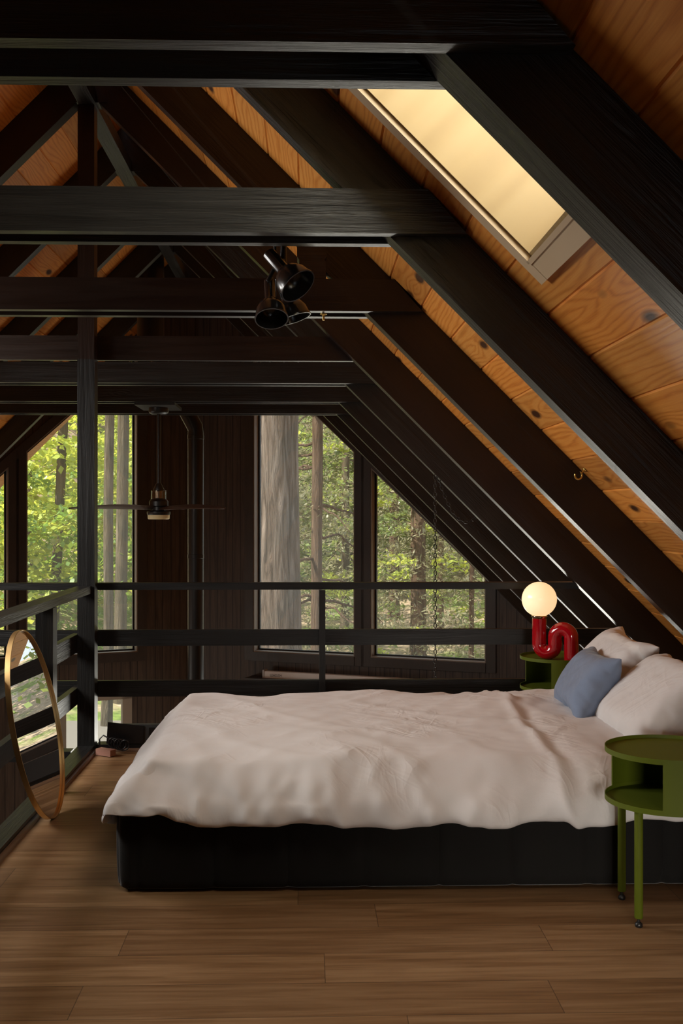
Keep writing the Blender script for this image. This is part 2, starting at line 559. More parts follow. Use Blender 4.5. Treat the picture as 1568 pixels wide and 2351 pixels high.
def window(name, xa, xb, label, edge):
    # opening xa..xb with a slanted head; casing boards, black gasket, pane
    def zt(X): return slant(X)
    root_pts = [wallpt(xa, ZB), wallpt(xb, ZB), wallpt(xb, zt(xb)), wallpt(xa, zt(xa))]
    def ring(bm, w0, w1, off, th):
        # frame inside the opening between insets w0 and w1
        def poly(w):
            k = w * (S2 + 1) if True else w
            up = xb > RX
            if up: return [(xa+w, ZB+w), (xb-w, ZB+w), (xb-w, zt(xb-w)-w*S2), (xa+w, zt(xa+w)-w*S2)]
            return [(xa+w, ZB+w), (xb-w, ZB+w), (xb-w, zt(xb-w)-w*S2), (xa+w, zt(xa+w)-w*S2)]
        A, B = poly(w0), poly(w1)
        for i in range(4):
            j = (i + 1) % 4
            prism(bm, [wallpt(*A[i], off), wallpt(*A[j], off), wallpt(*B[j], off), wallpt(*B[i], off)], wnorm(xa, th))
        return B
    bm = newbm(); ring(bm, 0, .012, -.012, TH + .01)
    fr = struct(obj(name, bm, WFRAME), label, 'window')
    bm = newbm(); B = ring(bm, .012, .028, .095, .04)
    obj('gasket', bm, GASKET, fr)
    bm = newbm(); prism(bm, [wallpt(*p, .112) for p in B], wnorm(xa, .006))
    obj('pane', bm, GLASS, fr)
    return fr
window('window_3', *W3, 'tall slant-headed window showing the thick redwood trunk', 0)
window('window_4', *W4, 'slant-headed window beside the right eave, behind the chain', 0)
window('window_2', mirx(W3[1]), mirx(W3[0]), 'slant-headed window behind the wooden post', 0)
window('window_1', mirx(W4[1]), mirx(W4[0]), 'window sliver at the left edge of the photo', 0)

# casing boards around the upper windows
def casing(name, xa, xb):
    w, off, th = .10, -.022, .022
    bm = newbm()
    cell(bm, xa - w, xa, lambda X: ZB - w, lambda X: slant(X) - .0, off, th)
    cell(bm, xb, xb + w, lambda X: ZB - w, lambda X: slant(X) - .0, off, th)
    cell(bm, xa, xb, c_(ZB - w), c_(ZB), off - .01, th + .01)
    cell(bm, xa - w, xb + w, lambda X: slant(X), lambda X: slant(X) + w * 1.3, off - .006, th + .006)
    return struct(obj(name, bm, TRIMD), None, 'trim')
casing('trim_1', *W3); casing('trim_2', *W4)
casing('trim_3', mirx(W3[1]), mirx(W3[0])); casing('trim_4', mirx(W4[1]), mirx(W4[0]))

# patio door below, left leaf
d0, d1 = mirx(.42), mirx(-.55)
bm = newbm()
for a, b in ((d0, d0 + .07), (d1 - .10, d1), (-2.76, -2.69)):
    cell(bm, a, b, c_(-2.55), c_(-.66), -.02, .08)
cell(bm, d0, d1, c_(-.73), c_(-.66), -.02, .08)
dr = struct(obj('door_1', bm, WFRAME), 'glazed door of the storey below, seen through the railing', 'door')
bm = newbm(); prism(bm, [wallpt(d0 + .07, -2.55, .05), wallpt(d1 - .1, -2.55, .05), wallpt(d1 - .1, -.73, .05), wallpt(d0 + .07, -.73, .05)], wnorm(d0, .006))
obj('pane', bm, GLASS, dr)

# glazed doors added in front of the unseen gable lamp, hidden behind the bed
bm = newbm()
for a, b in ((-.61, -.55), (.60, .66), (1.84, 1.90)): cell(bm, a, b, c_(-2.5), c_(-.74), -.02, .08)
cell(bm, -.61, 1.90, c_(-.80), c_(-.74), -.02, .08); cell(bm, -.61, 1.90, c_(-2.5), c_(-2.42), -.02, .08)
dr = struct(obj('door_added', bm, WFRAME), 'glazed doors added in front of an unseen lamp, hidden behind the bed', 'door')
bm = newbm(); prism(bm, [wallpt(-.55, -2.42, .05), wallpt(1.84, -2.42, .05), wallpt(1.84, -.80, .05), wallpt(-.55, -.80, .05)], wnorm(1, .006))
obj('pane', bm, GLASS, dr)

# low side walls of the storey below and the wall behind the camera
bm = newbm(); box(bm, 4.1, 4.2, -3.2, 12, -2.75, -1.0)
struct(obj('wall_right', bm, PANEL), None, 'wall')
bm = newbm(); box(bm, -6.8, -6.7, -3.2, 6.8, -2.75, -1.0); box(bm, -6.8, -6.7, 11.2, 12, -2.75, -1.0); box(bm, -6.8, -6.7, 6.8, 11.2, -2.75, -2.5)
struct(obj('wall_left', bm, PANEL), None, 'wall')
bm = newbm(); box(bm, -6.79, -6.71, 6.8, 6.9, -2.5, -1.3); box(bm, -6.79, -6.71, 11.1, 11.2, -2.5, -1.3); box(bm, -6.79, -6.71, 6.9, 11.1, -2.5, -2.42)
o = struct(obj('window_8', bm, WFRAME), 'wide window added below for a fill lamp, outside the photo', 'window')  # frame added around the side fill lamp
bm = newbm(); box(bm, -6.76, -6.75, 6.9, 11.1, -2.42, -1.3); obj('pane', bm, GLASS, o)
bm = newbm()
zr = lambda x: RZ - abs(x - RX)
for pts in ([(-6.8, -2.75), (.36, -2.75), (.36, zr(.36)), (RX, RZ), (-6.8, zr(-6.8))], [(.36, -2.75), (1.24, -2.75), (1.24, .18), (.36, .18)],
            [(.36, 1.42), (1.24, 1.42), (1.24, zr(1.24)), (.36, zr(.36))], [(1.24, -2.75), (4.2, -2.75), (4.2, zr(4.2)), (1.24, zr(1.24))]):
    xz(bm, pts, -1.5, -1.4)
struct(obj('wall_back', bm, PANEL), None, 'wall')
bm = newbm()
for a in ((.36, .40, .18, 1.42), (1.20, 1.24, .18, 1.42), (.40, 1.20, .18, .22), (.40, 1.20, 1.38, 1.42)): box(bm, a[0], a[1], -1.49, -1.41, a[2], a[3])
o = struct(obj('window_9', bm, WFRAME), 'window added behind the camera for a fill lamp, outside the photo', 'window')  # frame added for the lamp at the rear
bm = newbm(); box(bm, .40, 1.20, -1.46, -1.455, .22, 1.38); obj('pane', bm, GLASS, o)

bm = newbm(); box(bm, -2.30, -2.20, -1.4, 4.80, -2.75, 1.40)  # unseen wall added to keep light off the front left floor
struct(obj('wall_light_block', bm, PANEL), 'low unseen wall added to shade the left floor', 'wall')

# ------------------------------------------------------------------ roof trusses
RB, RT = 2.572, 2.838           # right rafters: bottom and top edge, x + z
LB, LT = RB - 2 * RX, RT - 2 * RX
def truss(yf, t, gap, mats, zlow, label, front=True, rear=True, apex=True, cz=(2.30, 2.444), group='black roof trusses', yoff=0):
    y0 = yf + (t if front else 0); y1 = y0 + gap
    r = thing('roof_truss', label, 'roof truss', (RX, (y0 + y1) / 2, cz[0]), 0, group)
    ap = RB - RX
    bm = newbm(); xz(bm, [(RX, ap), (RX, RT - RX - .002), (RT - zlow - .002, zlow), (RB - zlow, zlow)], y0, y1); bevel(bm, .004)
    obj('rafter', bm, mats['r'], r)
    bm = newbm(); xz(bm, [(RX, ap), (RX, RT - RX - .002), (zlow - LT + .002, zlow), (zlow - LB, zlow)], y0, y1); bevel(bm, .004)
    obj('rafter', bm, mats['l'], r)
    a, b = cz
    pts = [(a - LT + .02, a), (RT - a - .02, a), (RT - b - .004, b), (b - LT + .004, b)]
    if front:
        bm = newbm(); xz(bm, pts, yf, y0 - .001); bevel(bm, .004); obj('collar_tie', bm, mats['x'], r)
    if rear:
        bm = newbm(); xz(bm, pts, y1 + .001, y1 + t); bevel(bm, .004); obj('collar_tie', bm, mats['x'], r)
    if apex:
        bm = newbm(); z = 3.785; xz(bm, [(RX - (ap - z) - .05, z), (RX + (ap - z) + .05, z), (RX + .03, z + .16), (RX - .03, z + .16)], y0 - .006, y1 + .006); obj('apex_block', bm, mats['x'], r)
    return r
truss(2.135, .047, .14, BLK, -.0, 'black roof truss nearest the camera, crossing the very top of the photo')
truss(3.595, .045, .095, BLK, -.0, 'black roof truss with weathered knotty collar tie, in front of the spotlights')
truss(4.99, .05, .095, BRN, -.0, 'dark brown roof truss right behind the black spotlights')
truss(6.54, .045, .10, BRN, -.0, 'dark brown roof truss standing over the wooden post', front=False)
truss(7.80, .055, .09, BLK, -1.4, 'black roof truss just beyond the wooden post, with the chain hung from it')
truss(9.17, .055, .09, BLK, -1.4, 'black roof truss carrying the ceiling fan', cz=(2.305, 2.444))
truss(10.22, .055, .09, BLK, -1.4, 'black roof truss farthest from the camera, just before the gable windows')
truss(11.55, .055, .09, BLK, -1.4, 'black rafter pair in the shadow beside the gable wall', front=False, rear=False)

bm = newbm(); box(bm, RX - .052, RX + .048, 6.05, 12.9, 3.775, 3.86); bevel(bm, .004)
tag(obj('ridge_beam', bm, BLK['y']), 'long black beam along the roof ridge on top of the wooden post', 'beam')

pr = thing('post', 'square dark wooden post rising from the railing corner to the ridge', 'post', (-1.288, 6.59, 0))
bm = newbm(); box(bm, -1.338, -1.238, 6.54, 6.64, 0, 2.29); bevel(bm, .004); obj('lower_shaft', bm, RAILM['z'], pr)
bm = newbm(); box(bm, -1.336, -1.240, 6.541, 6.639, 2.29, 3.775); bevel(bm, .004); obj('upper_shaft', bm, BRN['z'], pr)

# ------------------------------------------------------------------ railings
HR = (.938, .978)
f = thing('railing', 'black wooden railing running across behind the bed', 'railing', (0, 6.66, 0), 0)
def rail(par, x0, x1, y0, y1, z0, z1, ax, nm):
    bm = newbm(); box(bm, x0, x1, y0, y1, z0, z1); bevel(bm, .003); return obj(nm, bm, RAILM[ax], par)
def railcut(par, x0, y0, y1, z0, z1, nm):
    bm = newbm(); xz(bm, [(x0, z0), (RT - z0 - .01, z0), (RT - z1 - .01, z1), (x0, z1)], y0, y1); bevel(bm, .003); return obj(nm, bm, RAILM['x'], par)
railcut(f, -4.3, 6.645, 6.735, .938, .978, 'handrail')
railcut(f, -4.3, 6.66, 6.698, .604, .698, 'rail')
railcut(f, -4.3, 6.66, 6.698, .303, .397, 'rail')
rail(f, .072, .108, 6.57, 6.655, .0, .936, 'z', 'baluster')
rail(f, -4.3, -1.38, 6.56, 6.655, -.06, .0, 'x', 'sill')
rail(f, -1.232, 2.75, 6.56, 6.655, .0, .04, 'x', 'sill')
s = thing('railing', 'black wooden railing along the left edge of the loft, behind the mirror', 'railing', (-1.29, 4.5, 0), 0)
rail(s, -1.338, -1.255, -.5, 6.536, .926, .969, 'y', 'handrail')
rail(s, -1.376, -1.339, -.5, 6.64, .582, .687, 'y', 'rail')
rail(s, -1.376, -1.339, -.5, 6.64, .277, .374, 'y', 'rail')
rail(s, -1.338, -1.252, 5.54, 5.63, .04, .925, 'z', 'newel')
rail(s, -1.338, -1.252, 2.6, 2.69, .04, .925, 'z', 'newel')
rail(s, -1.334, -1.240, -.5, 6.536, .0, .038, 'y', 'sill')
QY = beam_mat('brown_quarter_round_side', (.10, .055, .03), (.22, .13, .08), 'y', .35, .1)
def quarter(pts_axis, nm, m):
    bm = newbm()
    x, y, ax, a, b = pts_axis
    arc = [(0, 0)] + [(.019 * cos(t * pi / 12), .019 * sin(t * pi / 12)) for t in range(7)]
    if ax == 'y': prism(bm, [(x + p, a, q) for p, q in arc], (0, b - a, 0))
    else: prism(bm, [(a, y - p, q) for p, q in arc], (b - a, 0, 0))
    return struct(obj(nm, bm, m, smooth=True, ang=40), None, 'baseboard')
quarter((-1.2385, 0, 'y', -.5, 6.54), 'baseboard_left', QY)
quarter((0, 6.559, 'x', -1.22, 2.75), 'baseboard_front', QUART)
# ------------------------------------------------------------------ bed
def velvet(name, c, c2, rough=.85):
    t = NT(name)
    v, raw = t.coords((0,0,0), (1,1,1))
    n = t.noise(raw, 3.0, 4, .6); f = t.noise(raw, 260, 2, .5)
    t.base(t.mix(t.math('MULTIPLY', t.math('ADD', n, f), .5), c, c2))
    t.set(rough=rough, spec=.15, sheen=.25, sheenr=.4)
    t.bump(f, .25, .002)
    return t.m
CHAR = velvet('charcoal_upholstery', (.006, .0055, .005), (.012, .011, .010))
def linen(name, c, rough=.85):
    t = NT(name)
    v, raw = t.coords()
    n = t.noise(raw, 2.0, 3, .5); f = t.noise(raw, 420, 2, .5)
    # fine creases: ridged, stretched noise, only in patches
    mask = t.ramp(t.noise(raw, 3.2, 2, .5), [(.48, (.0,) * 3), (.68, (1,) * 3)])
    h = t.math('MULTIPLY', f, .06)
    for rot, sc, wgt in (((0, 0, .9), (2.2, 8, 4), .9), ((0, .6, -.5), (1.8, 6, 3), .8), ((.5, 0, .2), (9, 3, 3), .5)):
        v, _ = t.coords(rot, sc)
        q = t.math('ABSOLUTE', t.math('SUBTRACT', t.noise(v, 1.0, 2, .5, 1.2), .5))
        q = t.math('SUBTRACT', 1.0, t.math('MULTIPLY', q, 9.0), clamp=True)
        h = t.math('ADD', h, t.math('MULTIPLY', t.math('MULTIPLY', q, mask), wgt))
    t.base(t.mix(n, tuple(x * .96 for x in c), c))
    t.set(rough=rough, spec=.2, sheen=.15)
    t.bump(h, .28, .012)
    return t.m
WHITE = linen('white_cotton_bedding', (.70, .675, .665))
BX0, BX1, BY0, BY1, BH = -.708, 1.72, 4.114, 5.86, .335
bed = thing('bed', 'low platform bed with charcoal channel-tufted upholstered base', 'bed', ((BX0+BX1)/2, (BY0+BY1)/2, 0))
def bed_base():
    # rounded rectangle swept upwards, pinched at every vertical seam
    r, step = .075, .278
    path = []
    def seg(p, q, n):
        for i in range(n): path.append((p[0]+(q[0]-p[0])*i/n, p[1]+(q[1]-p[1])*i/n))
    def arc(cx, cy, a0):
        for i in range(10):
            a = a0 + pi/2*i/10; path.append((cx + r*cos(a), cy + r*sin(a)))
    seg((BX0+r, BY0), (BX1-r, BY0), 150); arc(BX1-r, BY0+r, -pi/2)
    seg((BX1, BY0+r), (BX1, BY1-r), 110); arc(BX1-r, BY1-r, 0)
    seg((BX1-r, BY1), (BX0+r, BY1), 150); arc(BX0+r, BY1-r, pi/2)
    seg((BX0, BY1-r), (BX0, BY0+r), 110); arc(BX0+r, BY0+r, pi)
    n = len(path)
    bm = newbm(); rows = []
    zs = [(.012, -.012), (.018, -.004), (.05, 0), (.12, .003), (.20, .004), (.28, .002), (.315, -.004), (.33, -.014), (.335, -.03)]
    for z, bulge in zs:
        row = []
        for i, (x, y) in enumerate(path):
            px, py = path[i-1]; qx, qy = path[(i+1) % n]
            nx, ny = qy - py, px - qx
            l = math.hypot(nx, ny) or 1
            if abs(nx) < abs(ny): u = x - (-.345)
            else: u = y - BY0 - .05
            w = abs((u / step + .5) % 1 - .5) * step
            d = -.012 * math.exp(-(w / .012) ** 2) + bulge
            row.append(bm.verts.new((x + nx/l*d, y + ny/l*d, z)))
        rows.append(row)
    for a, b in zip(rows, rows[1:]):
        for i in range(n): bm.faces.new((a[i], a[(i+1) % n], b[(i+1) % n], b[i]))
    bm.faces.new(rows[0][::-1]); bm.faces.new(rows[-1])
    return bm
obj('base', bed_base(), CHAR, bed, True, ang=50)
bm = newbm(); box(bm, 1.722, 1.79, BY0 - .02, BY1 + .02, .0, .60)
bevel(bm, .03, 3); obj('headboard', bm, CHAR, bed, True, ang=40)
bm = newbm(); box(bm, BX0 + .10, BX1 - .03, BY0 + .16, BY1 - .12, .337, .425); bevel(bm, .04, 4)
obj('mattress', bm, WHITE, bed, True, ang=40)

# ------------------------------------------------------------------ nightstands
def nightstand(label, loc, rz):
    t = thing('nightstand', label, 'nightstand', loc, rz, wc=False)
    R = .218
    def tray(z, nm):
        bm = newbm()
        lathe(bm, [(0, z), (R, z), (R, z + .018), (R - .003, z + .018), (R - .004, z + .006), (0, z + .006)], 96)
        return obj(nm, bm, GREEN, t, True, ang=35)
    tray(.562, 'top'); tray(.393, 'shelf')
    # curved sheet wall, open towards the front left
    a0, a1 = radians(-113), radians(137)
    bm = newbm(); n = 90; th = .003
    vs = []
    for i in range(n + 1):
        a = a0 + (a1 - a0) * i / n
        vs.append([bm.verts.new((q * cos(a), q * sin(a), z)) for q, z in ((R + .0012, .394), (R + .0012, .579), (R - th, .563), (R - th, .400))])
    for p, q in zip(vs, vs[1:]):
        for k in range(4): bm.faces.new((p[k], p[(k+1) % 4], q[(k+1) % 4], q[k]))
    bm.faces.new(vs[0]); bm.faces.new(vs[-1][::-1])
    obj('side_panel', bm, GREEN, t, True, ang=35)
    for k in range(4):
        a = radians(135 + 90 * k - 4)
        x, y = .19 * cos(a), .19 * sin(a)
        bm = newbm(); lathe(bm, [(0, .030), (.0135, .030), (.0145, .032), (.0145, .3925), (0, .3925)], 28, center=(x, y, 0))
        lg = obj('leg', bm, GREEN, t, True, ang=35)
        bm = newbm(); lathe(bm, [(0, 0), (.011, 0), (.013, .003), (.013, .010), (.009, .016), (.005, .018), (.005, .030), (0, .030)], 24, center=(x, y, 0))
        f = obj('foot', bm, BLACKM, lg, True, ang=35); f['label'] = 'small black levelling foot'
    return t
nightstand('round green metal nightstand standing on the near side of the bed, at the right edge', (1.262, 3.855, 0), 0)
nightstand('round green metal nightstand on the far side of the bed, under the red lamp', (1.437, 6.335, 0), 0)

# ------------------------------------------------------------------ lamp on the far nightstand
RED = plain('glossy_red_ceramic', (.36, .002, .008), .12, 0, .5, .6)
def glow(name, c, s):
    t = NT(name)
    v = t.n('ShaderNodeEmission'); v.inputs[0].default_value = (*c, 1); v.inputs[1].default_value = s
    t.l(v.outputs[0], t.out.inputs[0])
    return t.m
LX, LY, LZ = 1.313, 6.27, .5685
lamp = thing('table_lamp', 'glossy red tube lamp with a glowing globe bulb on the far green nightstand', 'lamp', (LX, LY, LZ))
r, A = .0400, .0465
dx, dy = cos(radians(-31)), sin(radians(-31))
q = []
zc0, zt = LZ + r + A, LZ + .216 - r - A
for i in range(6): q.append((0, LZ + .230 - i * (.230 - (r + A)) / 6))
for i in range(13):
    a = pi + pi * i / 12
    q.append((A + A * cos(a), zc0 + A * sin(a)))
q.append((2 * A, (zc0 + zt) / 2))
for i in range(13):
    a = pi - pi * i / 12
    q.append((3 * A + A * cos(a), zt + A * sin(a)))
for i in range(1, 6): q.append((4 * A, zt - (zt - LZ - .001) * i / 5))
p = [(LX + u * dx, LY + u * dy, z) for u, z in q]
xl = LX
bm = newbm(); tube(bm, p, r, 32); bevel(bm, .004, 2, 60)
obj('base', bm, RED, lamp, True, ang=60)
bm = newbm(); lathe(bm, [(0, .226), (.034, .226), (.042, .231), (.046, .241), (.044, .247), (.030, .249), (0, .249)], 40, center=(xl, LY, LZ))
o = obj('collar', bm, plain('polished_chrome_collar', (.7, .62, .5), .12, 1.0), lamp, True, ang=40); o['label'] = 'shiny metal collar under the globe'
bm = newbm(); bmesh.ops.create_uvsphere(bm, u_segments=48, v_segments=24, radius=.0985, matrix=Matrix.Translation((xl, LY, LZ + .338)))
def globe_mat():
    t = NT('lit_opal_globe')
    t.base((.9, .8, .65)); t.set(rough=.2)
    t.p.inputs['Emission Color'].default_value = (1.0, .68, .36, 1)
    t.p.inputs['Emission Strength'].default_value = .88
    return t.m
o = obj('globe', bm, globe_mat(), lamp, True); o['label'] = 'glowing opal globe'

# ------------------------------------------------------------------ oval mirror leaning on the left railing
MC, MU, MV, MA, MB = Vector((-1.2543, 5.1594, .4271)), Vector((.070, .995, -.07764)).normalized(), Vector((-.19586, .09806, .97572)), .3227, .4349
MV = (MV - MU * MV.dot(MU)).normalized()
MN = MU.cross(MV); MN = MN if MN.x > 0 else -MN
mir = thing('mirror', 'tall oval mirror in a thin gold frame leaning against the left railing', 'mirror', MC)
def ell(a, b, t, d): return MC + MU * (a * cos(t)) + MV * (b * sin(t)) + MN * d
bm = newbm(); n = 96
prof = [(0, .0), (0, .024), (-.004, .024), (-.004, .006), (-.012, .004), (-.012, .0)]
vs = [[bm.verts.new(ell(MA + q, MB + q, 2*pi*i/n, d)) for q, d in prof] for i in range(n)]
for i in range(n):
    for k in range(len(prof)):
        j = (k + 1) % len(prof); a, b = vs[i], vs[(i+1) % n]
        bm.faces.new((a[k], a[j], b[j], b[k]))
obj('frame', bm, GOLD, mir, True, ang=35)
bm = newbm(); bm.faces.new([bm.verts.new(ell(MA - .006, MB - .006, 2*pi*i/n, .012)) for i in range(n)])
r_ = bmesh.ops.extrude_face_region(bm, geom=list(bm.faces)); bmesh.ops.translate(bm, vec=-MN * .008, verts=[v for v in r_['geom'] if isinstance(v, bmesh.types.BMVert)])
o = obj('glass', bm, MIRROR, mir); o['label'] = 'reflecting mirror glass'

# ------------------------------------------------------------------ ceiling fan
FX, FY = -1.252, 9.46
fan = thing('ceiling_fan', 'dark ceiling fan with long down rod hanging in front of the gable', 'ceiling fan', (FX, FY, 1.43))
bm = newbm(); box(bm, FX - .165, FX + .165, 9.20, 9.72, 2.280, 2.304); bevel(bm, .004); o = obj('mounting_board', bm, BLK['x'], fan)
bm = newbm(); lathe(bm, [(0, 2.225), (.06, 2.225), (.075, 2.232), (.083, 2.245), (.083, 2.28), (0, 2.28)], 40, center=(FX, FY, 0)); obj('canopy', bm, BLACKM, fan, True, ang=35)
bm = newbm(); lathe(bm, [(0, 1.62), (.0165, 1.62), (.0165, 2.23), (0, 2.23)], 20, center=(FX, FY, 0)); obj('down_rod', bm, BLACKM, fan, True, ang=35)
bm = newbm(); lathe(bm, [(0, 1.575), (.045, 1.575), (.047, 1.59), (.022, 1.642), (0, 1.642)], 32, center=(FX, FY, 0)); obj('coupling_cover', bm, BLACKM, fan, True, ang=35)
def clearg():
    t = NT('clear_glass_sleeve')
    tr = t.n('ShaderNodeBsdfTransparent'); tr.inputs[0].default_value = (.85, .85, .83, 1)
    gl = t.n('ShaderNodeBsdfGlossy'); gl.inputs['Roughness'].default_value = .05
    lw = t.n('ShaderNodeLayerWeight'); lw.inputs['Blend'].default_value = .5
    s_ = t.math('ADD', .06, t.math('MULTIPLY', t.math('POWER', lw.outputs['Facing'], 4.0), .8))
    m = t.n('ShaderNodeMixShader', ins={0: s_, 1: tr.outputs[0], 2: gl.outputs[0]}); t.l(m.outputs[0], t.out.inputs[0]); return t.m
bm = newbm(); lathe(bm, [(.058, 1.505), (.063, 1.505), (.063, 1.582), (.058, 1.582), (.058, 1.505)], 40, center=(FX, FY, 0)); o = obj('glass_sleeve', bm, clearg(), fan, True, ang=35); o['label'] = 'clear glass sleeve'
bm = newbm(); lathe(bm, [(0, 1.50), (.030, 1.50), (.030, 1.575), (0, 1.575)], 24, center=(FX, FY, 0)); obj('spindle', bm, plain('coppery_spindle', (.35, .24, .17), .3, .8), fan, True, ang=35)
bm = newbm(); lathe(bm, [(0, 1.375), (.094, 1.375), (.098, 1.385), (.098, 1.402), (.085, 1.406), (.055, 1.415), (.055, 1.445), (.074, 1.447), (.080, 1.452), (.080, 1.49), (.068, 1.505), (.05, 1.515), (0, 1.515)], 48, center=(FX, FY, 0))
obj('motor', bm, BLACKM, fan, True, ang=35)
bm = newbm(); lathe(bm, [(0, 1.338), (.086, 1.338), (.091, 1.345), (.092, 1.376), (0, 1.376)], 48, center=(FX, FY, 0))
o = obj('light_kit', bm, plain('cream_lens', (.85, .74, .42), .4), fan, True, ang=35); o['label'] = 'cream coloured light lens'
WAL = beam_mat('dark_walnut_blade', (.05, .028, .020), (.12, .07, .05), 'x', .4, .06)
def blade_mesh():
    bm = newbm(); rows = []
    N = 28
    for i in range(N + 1):
        u = i / N; x = .05 + .70 * u
        half = .05 + .035 * sin(pi * min(1, u * 1.1)) ** 1.0
        if u > .9: half *= sqrt(max(.02, 1 - ((u - .9) / .1) ** 2))
        tw = radians(17) * (1 - .55 * u)
        z0 = .004 + .012 * sin(pi * u) - .004 * u
        th = .010 * (1 - .4 * u)
        row = []
        for k in range(12):
            a = 2 * pi * k / 12
            yy, zz = half * cos(a), th * sin(a) * .9
            row.append(bm.verts.new((x, yy * cos(tw) - zz * sin(tw), z0 + yy * sin(tw) + zz * cos(tw))))
        rows.append(row)
    for a, b in zip(rows, rows[1:]):
        for k in range(12): bm.faces.new((a[k], a[(k+1) % 12], b[(k+1) % 12], b[k]))
    bm.faces.new(rows[0][::-1]); bm.faces.new(rows[-1])
    return bm
b0 = obj('blade', blade_mesh(), WAL, fan, True, loc=(0, 0, 0), ang=50)
b0.rotation_euler = (0, 0, radians(202))
for k in (1, 2):
    c = b0.copy(); COL.objects.link(c); c.parent = fan; c.rotation_euler = (0, 0, radians(202 + 120 * k))

# ------------------------------------------------------------------ stove pipe
SPY = 10.86
bm = newbm()
tube(bm, [(-1.08, SPY, -2.7), (-1.08, SPY, 2.17), (-1.085, SPY, 2.22), (-1.50, SPY, 3.00), (-1.515, SPY, 3.05), (-1.515, SPY, 3.10)], .077, 32)
for z in (2.125, .97, 2.28):
    if z < 2.2: lathe(bm, [(.077, z - .02), (.080, z - .018), (.080, z + .018), (.077, z + .02)], 32, center=(-1.08, SPY, 0))
sp = thing('stove_pipe', 'black stove pipe with an elbow running up the gable wall', 'pipe', (-1.08, SPY, -2.7))
obj('pipe', bm, BLACKM, sp, True, ang=35)
bm = newbm(); lathe(bm, [(0, 3.06), (.13, 3.06), (.13, 4.05), (0, 4.05)], 40, center=(-1.515, SPY, 0)); obj('insulated_section', bm, BLACKM, sp, True, ang=35)

# ------------------------------------------------------------------ triple spotlight between the second and third truss
SX, SY = -.085, 4.02
spot = thing('spotlight', 'cluster of three black bell-shaped spotlights hanging below the second roof truss', 'spotlight', (SX, SY, 2.30))
bm = newbm(); box(bm, SX - .06, SX + .06, 3.785, 4.06, 2.41, 2.43); bevel(bm, .003); obj('mounting_plate', bm, BLACKM, spot)
bm = newbm(); tube(bm, [(SX, SY, 2.41), (SX, SY, 2.30)], .012, 16); tube(bm, [(SX - .03, SY, 2.41), (SX - .03, SY, 2.33)], .006, 10); obj('stem', bm, BLACKM, spot, True, ang=35)
def bell(center, direction, L, R):
    d = Vector(direction).normalized()
    M = Matrix.Translation(center) @ d.to_track_quat('Z', 'Y').to_matrix().to_4x4()
    bm = newbm()
    lathe(bm, [(0, -.62*L), (.30*R, -.62*L), (.36*R, -.60*L), (.36*R, -.05*L), (.42*R, 0), (.72*R, .10*L), (.93*R, .27*L), (R, .48*L), (1.04*R, .49*L), (1.04*R, .53*L), (.97*R, .53*L), (.90*R, .28*L), (.66*R, .13*L), (.3*R, .08*L), (0, .08*L)], 48, mat=M)
    h = obj('lamp_head', bm, plain('gloss_black_enamel', (.008, .008, .008), .22, 0, .6), spot, True, ang=40)
    return h
bell((SX + .005, SY - .06, 2.255), (.50, -.35, -.62), .16, .068)
bell((SX - .045, SY - .02, 2.155), (.05, -.42, -.80), .15, .058)
bell((SX + .015, SY + .06, 2.175), (.28, -.05, -.85), .14, .062)
bm = newbm()
tube(bm, [(SX, SY, 2.31), (SX - .012, SY - .03, 2.285), (SX - .005, SY - .045, 2.275)], .009, 12)
tube(bm, [(SX, SY, 2.31), (SX - .03, SY + .0, 2.28), (SX - .055, SY, 2.23)], .009, 12)
tube(bm, [(SX, SY, 2.31), (SX + .01, SY + .04, 2.28), (SX + .005, SY + .06, 2.24)], .009, 12)
obj('swivel_arms', bm, BLACKM, spot, True, ang=35)
bm = newbm(); xz(bm, [(-.035, 2.447), (.085, 2.447), (.085, 2.52), (.078, 2.53), (.088, 2.545), (.088, 2.66), (-.045, 2.66), (-.045, 2.545), (-.035, 2.53)], 5.0, 5.12); bevel(bm, .004)
tag(obj('timber_block', bm, BRN['x']), 'stepped brown timber block sitting on the third collar tie beside the spotlights', 'block')

# ------------------------------------------------------------------ small hardware
bm = newbm()
M = Matrix.Translation((.075, 5.06, 2.30))
lathe(bm, [(0, -.001), (.016, -.001), (.016, -.004), (.007, -.008), (.005, -.010), (.005, -.030), (0, -.030)], 20, mat=M)
tag(obj('screw_eye', bm, BRASS, smooth=True, ang=40), 'small brass screw eye under the dark brown collar tie', 'screw eye')
bm = newbm()
h0 = Vector((1.245, 4.96, 1.59))
n_ = Vector((-1, 0, -1)).normalized()
pts = [h0 + n_ * .002, h0 + n_ * .02]
c0 = h0 + n_ * .02 + Vector((-.0, -.0, -.016))
for i in range(11):
    a = radians(60 - i * 26)
    pts.append(c0 + Vector((.0 - .016 + .016 * cos(a), 0, .004 + .018 * sin(a))))
tube(bm, pts, .0038, 10)
lathe(bm, [(0, 0), (.011, 0), (.011, .003), (.005, .007), (0, .007)], 20, mat=Matrix.Translation(h0) @ n_.to_track_quat('Z', 'Y').to_matrix().to_4x4())
tag(obj('brass_hook', bm, BRASS, smooth=True, ang=60), 'brass screw hook in the orange pine boards at the right', 'hook')

